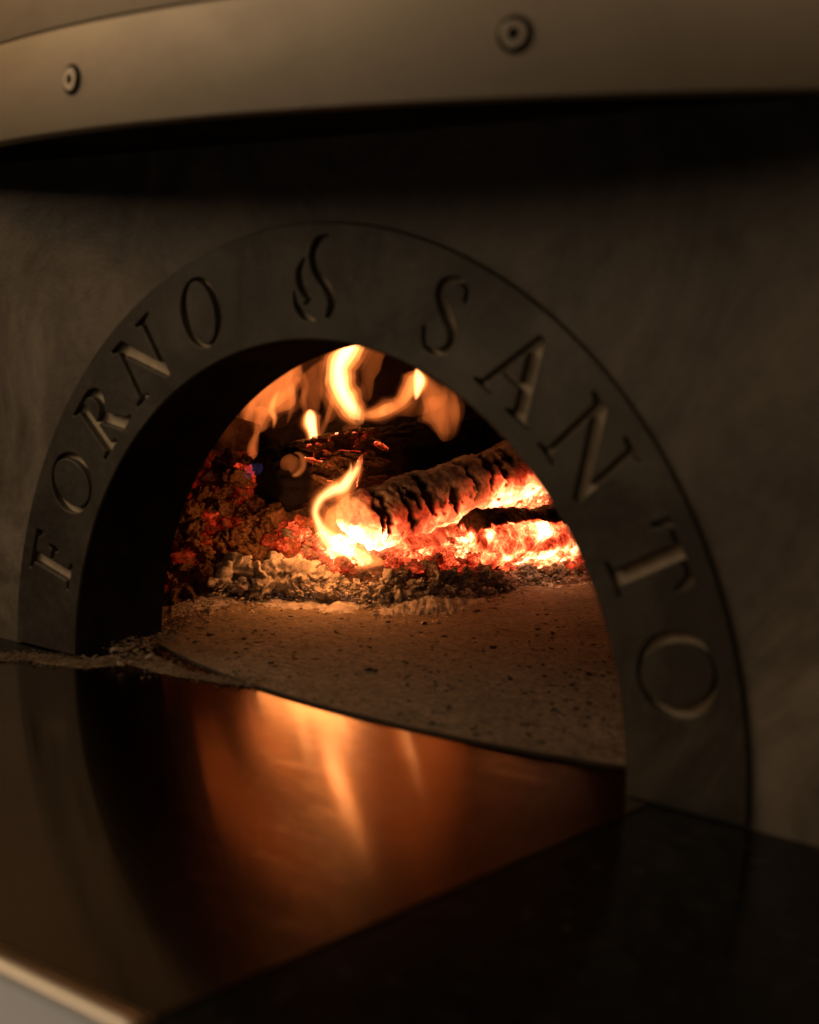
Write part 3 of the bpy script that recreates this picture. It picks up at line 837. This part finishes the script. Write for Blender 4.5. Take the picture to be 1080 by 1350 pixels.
# flames: closed bodies of glowing gas
def flame_body(name, path, k, thick, mat, parent=None):
    """path of (px, py, half width px, depth); k scales the width (nested bodies share a path)"""
    P = [(Vector((p[0], p[1])), p[2], p[3]) for p in path]; ctr = []
    n = 8
    for i in range(len(P) - 1):
        a0, a1, a2, a3 = P[max(i-1,0)], P[i], P[i+1], P[min(i+2, len(P)-1)]
        for s in range(n):
            t = s / n
            cr = lambda w0, w1, w2, w3: 0.5 * ((2*w1) + (w2-w0)*t + (2*w0-5*w1+4*w2-w3)*t*t + (3*w1-w0-3*w2+w3)*t**3)
            ctr.append((cr(a0[0], a1[0], a2[0], a3[0]), max(.3, cr(a0[1], a1[1], a2[1], a3[1])), a1[2] + (a2[2]-a1[2])*t))
    ctr.append(P[-1])
    if k < 1:
        m = int(len(ctr) * (1 - k) * .22); ctr = ctr[m:len(ctr) - m]
    vs, fs = [], []; na = 20; seed = path[0][0] * .37
    for i, (c, w, d) in enumerate(ctr):
        e = (ctr[min(i+1, len(ctr)-1)][0] - ctr[max(i-1, 0)][0]); e = e.normalized() if e.length else Vector((0, -1)); nn = Vector((-e.y, e.x))
        end = min(i, len(ctr) - 1 - i); w = w * k * (1 if end > 2 else (.12, .55, .85)[end])
        for j in range(na):
            a = 2 * math.pi * j / na
            q = c + nn * (w * math.cos(a) * (1 + .38 * noise.noise(Vector((c.x * .05, c.y * .05, math.cos(a) * .9 + seed + k * .35)))))
            vs.append(at(q.x, q.y, d + math.sin(a) * w * thick * d / FPX))
    for i in range(len(ctr) - 1):
        for j in range(na):
            q = (j + 1) % na; fs.append((i*na+j, i*na+q, (i+1)*na+q, (i+1)*na+j))
    fs.append(tuple(range(na))[::-1]); fs.append(tuple((len(ctr)-1)*na + j for j in range(na)))
    o = mesh_obj(name, vs, fs, mat, None, True, origin=Vector(vs[0]) if parent is None else None)
    import bmesh
    bm = bmesh.new(); bm.from_mesh(o.data); bmesh.ops.recalc_face_normals(bm, faces=bm.faces[:]); bm.to_mesh(o.data); bm.free()
    if parent is not None: child_of(o, parent)
    return o
FG = 'flames rising from the logs'
SHELLS = {'faint': ((1.0, F_FAINT),),
          'orange': ((1.25, F_HAZE), (1.0, F_MANTLE), (.6, F_FAINT)),
          'mid': ((1.55, F_HAZE), (1.2, F_MANTLE), (.95, F_FAINT), (.7, F_BODY)),
          'bright': ((1.75, F_HAZE), (1.4, F_MANTLE), (1.05, F_BODY), (.75, F_CORE), (.45, F_WHITE)),
          'white': ((1.75, F_HAZE), (1.4, F_MANTLE), (1.1, F_BODY), (.88, F_CORE), (.66, F_WHITE))}
def flame(path, label, kind, thick=.7, wide=1.0):
    path = [(a, b, c * wide, d) for a, b, c, d in path]
    o = None
    for i, (k, m) in enumerate(SHELLS[kind]):
        c = flame_body('flame' if o is None else m.name, path, k, thick, m, o)
        if o is None: o = c
    return tag(o, label, 'flame', FG)
flame([(478,560,4,6.55),(466,540,10,6.5),(452,515,13,6.45),(447,490,13,6.42),(452,470,14,6.4),(462,452,15,6.4),(476,428,11,6.4),(486,402,5,6.4)],
      'tallest bright flame licking up to the crown of the mouth', 'bright', .6, 1.25)
flame([(470,548,4,6.5),(492,546,7,6.52),(512,540,8,6.55),(528,530,8,6.58),(540,515,9,6.6),(548,500,10,6.62),(550,488,6,6.62)],
      'bright flame sweeping right along the charred log', 'mid', .6, 1.3)
flame([(546,484,3,6.25),(556,498,9,6.25),(567,514,18,6.25),(578,532,26,6.25),(585,550,24,6.25),(587,568,15,6.25),(585,583,4,6.25)],
      'rounded translucent orange flame at the right end of the sweep', 'orange', .4)
flame([(520,548,3,6.64),(540,540,9,6.64),(560,536,11,6.64),(578,530,8,6.64),(590,520,3,6.64)], 'thin orange flame veil under the rounded flame', 'faint')
flame([(548,528,2,6.6),(551,515,6,6.6),(553,502,8,6.6),(551,492,6,6.6),(549,484,2,6.6)], 'short white flame tip at the right end of the sweep', 'white')
flame([(486,530,4,6.6),(484,510,9,6.6),(488,485,13,6.6),(496,462,14,6.6),(504,435,8,6.6)], 'thin pinkish flame veil beside the tallest flame', 'faint')
flame([(413,600,2,6.1),(414,585,6,6.1),(412,565,10,6.1),(409,550,9,6.1),(409,539,4,6.1)], 'small bright teardrop flame above the bark', 'white')
flame([(417,590,3,6.15),(424,570,4,6.15),(432,550,4,6.15),(438,528,4,6.15),(441,505,2,6.15)], 'thin orange flame streak beside the teardrop flame', 'orange')
flame([(334,612,2,6.1),(333,598,7,6.1),(334,585,6,6.12),(339,570,5,6.15),(343,552,8,6.2),(346,535,14,6.2)], 'narrow flame rising over the charcoal heap', 'orange')
flame([(340,572,8,6.3),(340,550,20,6.3),(348,526,32,6.35),(362,502,34,6.4),(378,480,26,6.4),(390,460,12,6.4)], 'wide translucent flame veil at the upper left', 'orange', .5)
flame([(340,535,4,6.25),(358,532,7,6.25),(374,522,7,6.27),(388,510,6,6.3),(393,495,4,6.3)], 'bright curved streak inside the upper left veil', 'orange')
flame([(412,548,8,6.9),(410,520,15,6.9),(409,490,17,6.9),(408,460,17,6.9),(408,435,10,6.9)], 'faint tall flame veil behind the teardrop flame', 'faint')
flame([(470,650,8,6.3),(468,625,15,6.3),(466,600,19,6.3),(464,575,18,6.3),(462,555,8,6.3)], 'faint brownish flame veil above the pale log', 'faint')
flame([(432,560,5,6.9),(436,535,10,6.9),(434,505,12,6.9),(430,475,12,6.9),(432,445,9,6.9),(440,428,4,6.9)], 'faint tall flame veil left of the tallest flame', 'faint')
flame([(322,560,4,6.3),(326,545,9,6.3),(336,528,13,6.32),(348,512,12,6.34),(356,500,5,6.35)], 'low orange flame against the left edge of the mouth', 'orange', .5)
flame([(508,742,4,5.74),(484,738,10,5.73),(458,727,14,5.70),(436,712,12,5.68),(421,692,8,5.68),(416,674,6,5.68),(423,658,7,5.68),(436,648,9,5.68),(450,642,11,5.68),(461,632,9,5.68),(469,620,6,5.68),(474,609,3,5.68),(478,598,1,5.68)],
      'white hot flame curling round the end of the pale log', 'bright', .6, 1.1)
flame([(452,640,4,5.7),(459,628,5,5.7),(463,618,3,5.7),(462,608,1,5.7)], 'small second tip of the white hot flame', 'bright')
flame([(428,706,6,5.7),(438,694,18,5.7),(447,680,22,5.7),(455,665,18,5.7),(462,650,7,5.7)], 'orange flame veil over the end of the pale log', 'mid', .4)
flame([(384,627,1.5,5.84),(392,625,2.5,5.84),(399,617,3,5.84),(400,607,3,5.84),(395,599,2,5.84),(387,597,1,5.84)], 'small curled flame on the rim of the black log end', 'mid', .7, 1.3)
flame([(370,618,3,5.85),(378,612,11,5.85),(387,610,12,5.85),(396,607,4,5.85)], 'small round orange flame before the black log end', 'faint', .9)
flame([(378,560,1,6.3),(384,540,4,6.3),(386,520,6,6.3),(380,500,5,6.32),(384,482,4,6.34),(392,468,2,6.35)], 'thin curling wisp of flame above the rear wood', 'orange', .9)
flame([(398,560,1,6.4),(402,545,3,6.4),(399,528,5,6.4),(404,508,4,6.4),(400,490,2,6.4)], 'faint small wisp of flame behind the teardrop flame', 'orange', .9)
flame([(360,566,1,6.2),(362,552,4,6.2),(358,540,5,6.2),(362,526,4,6.2),(370,512,2,6.2)], 'short flame wisp over the left end of the black log', 'mid', .8)
o = flame_body('flame', [(322,632,4,5.85),(330,622,9,5.85),(339,618,9,5.85),(346,612,4,5.85)], 1, .7, F_BLUE)
tag(o, 'small blue flame at the left edge of the black log end', 'flame', FG)
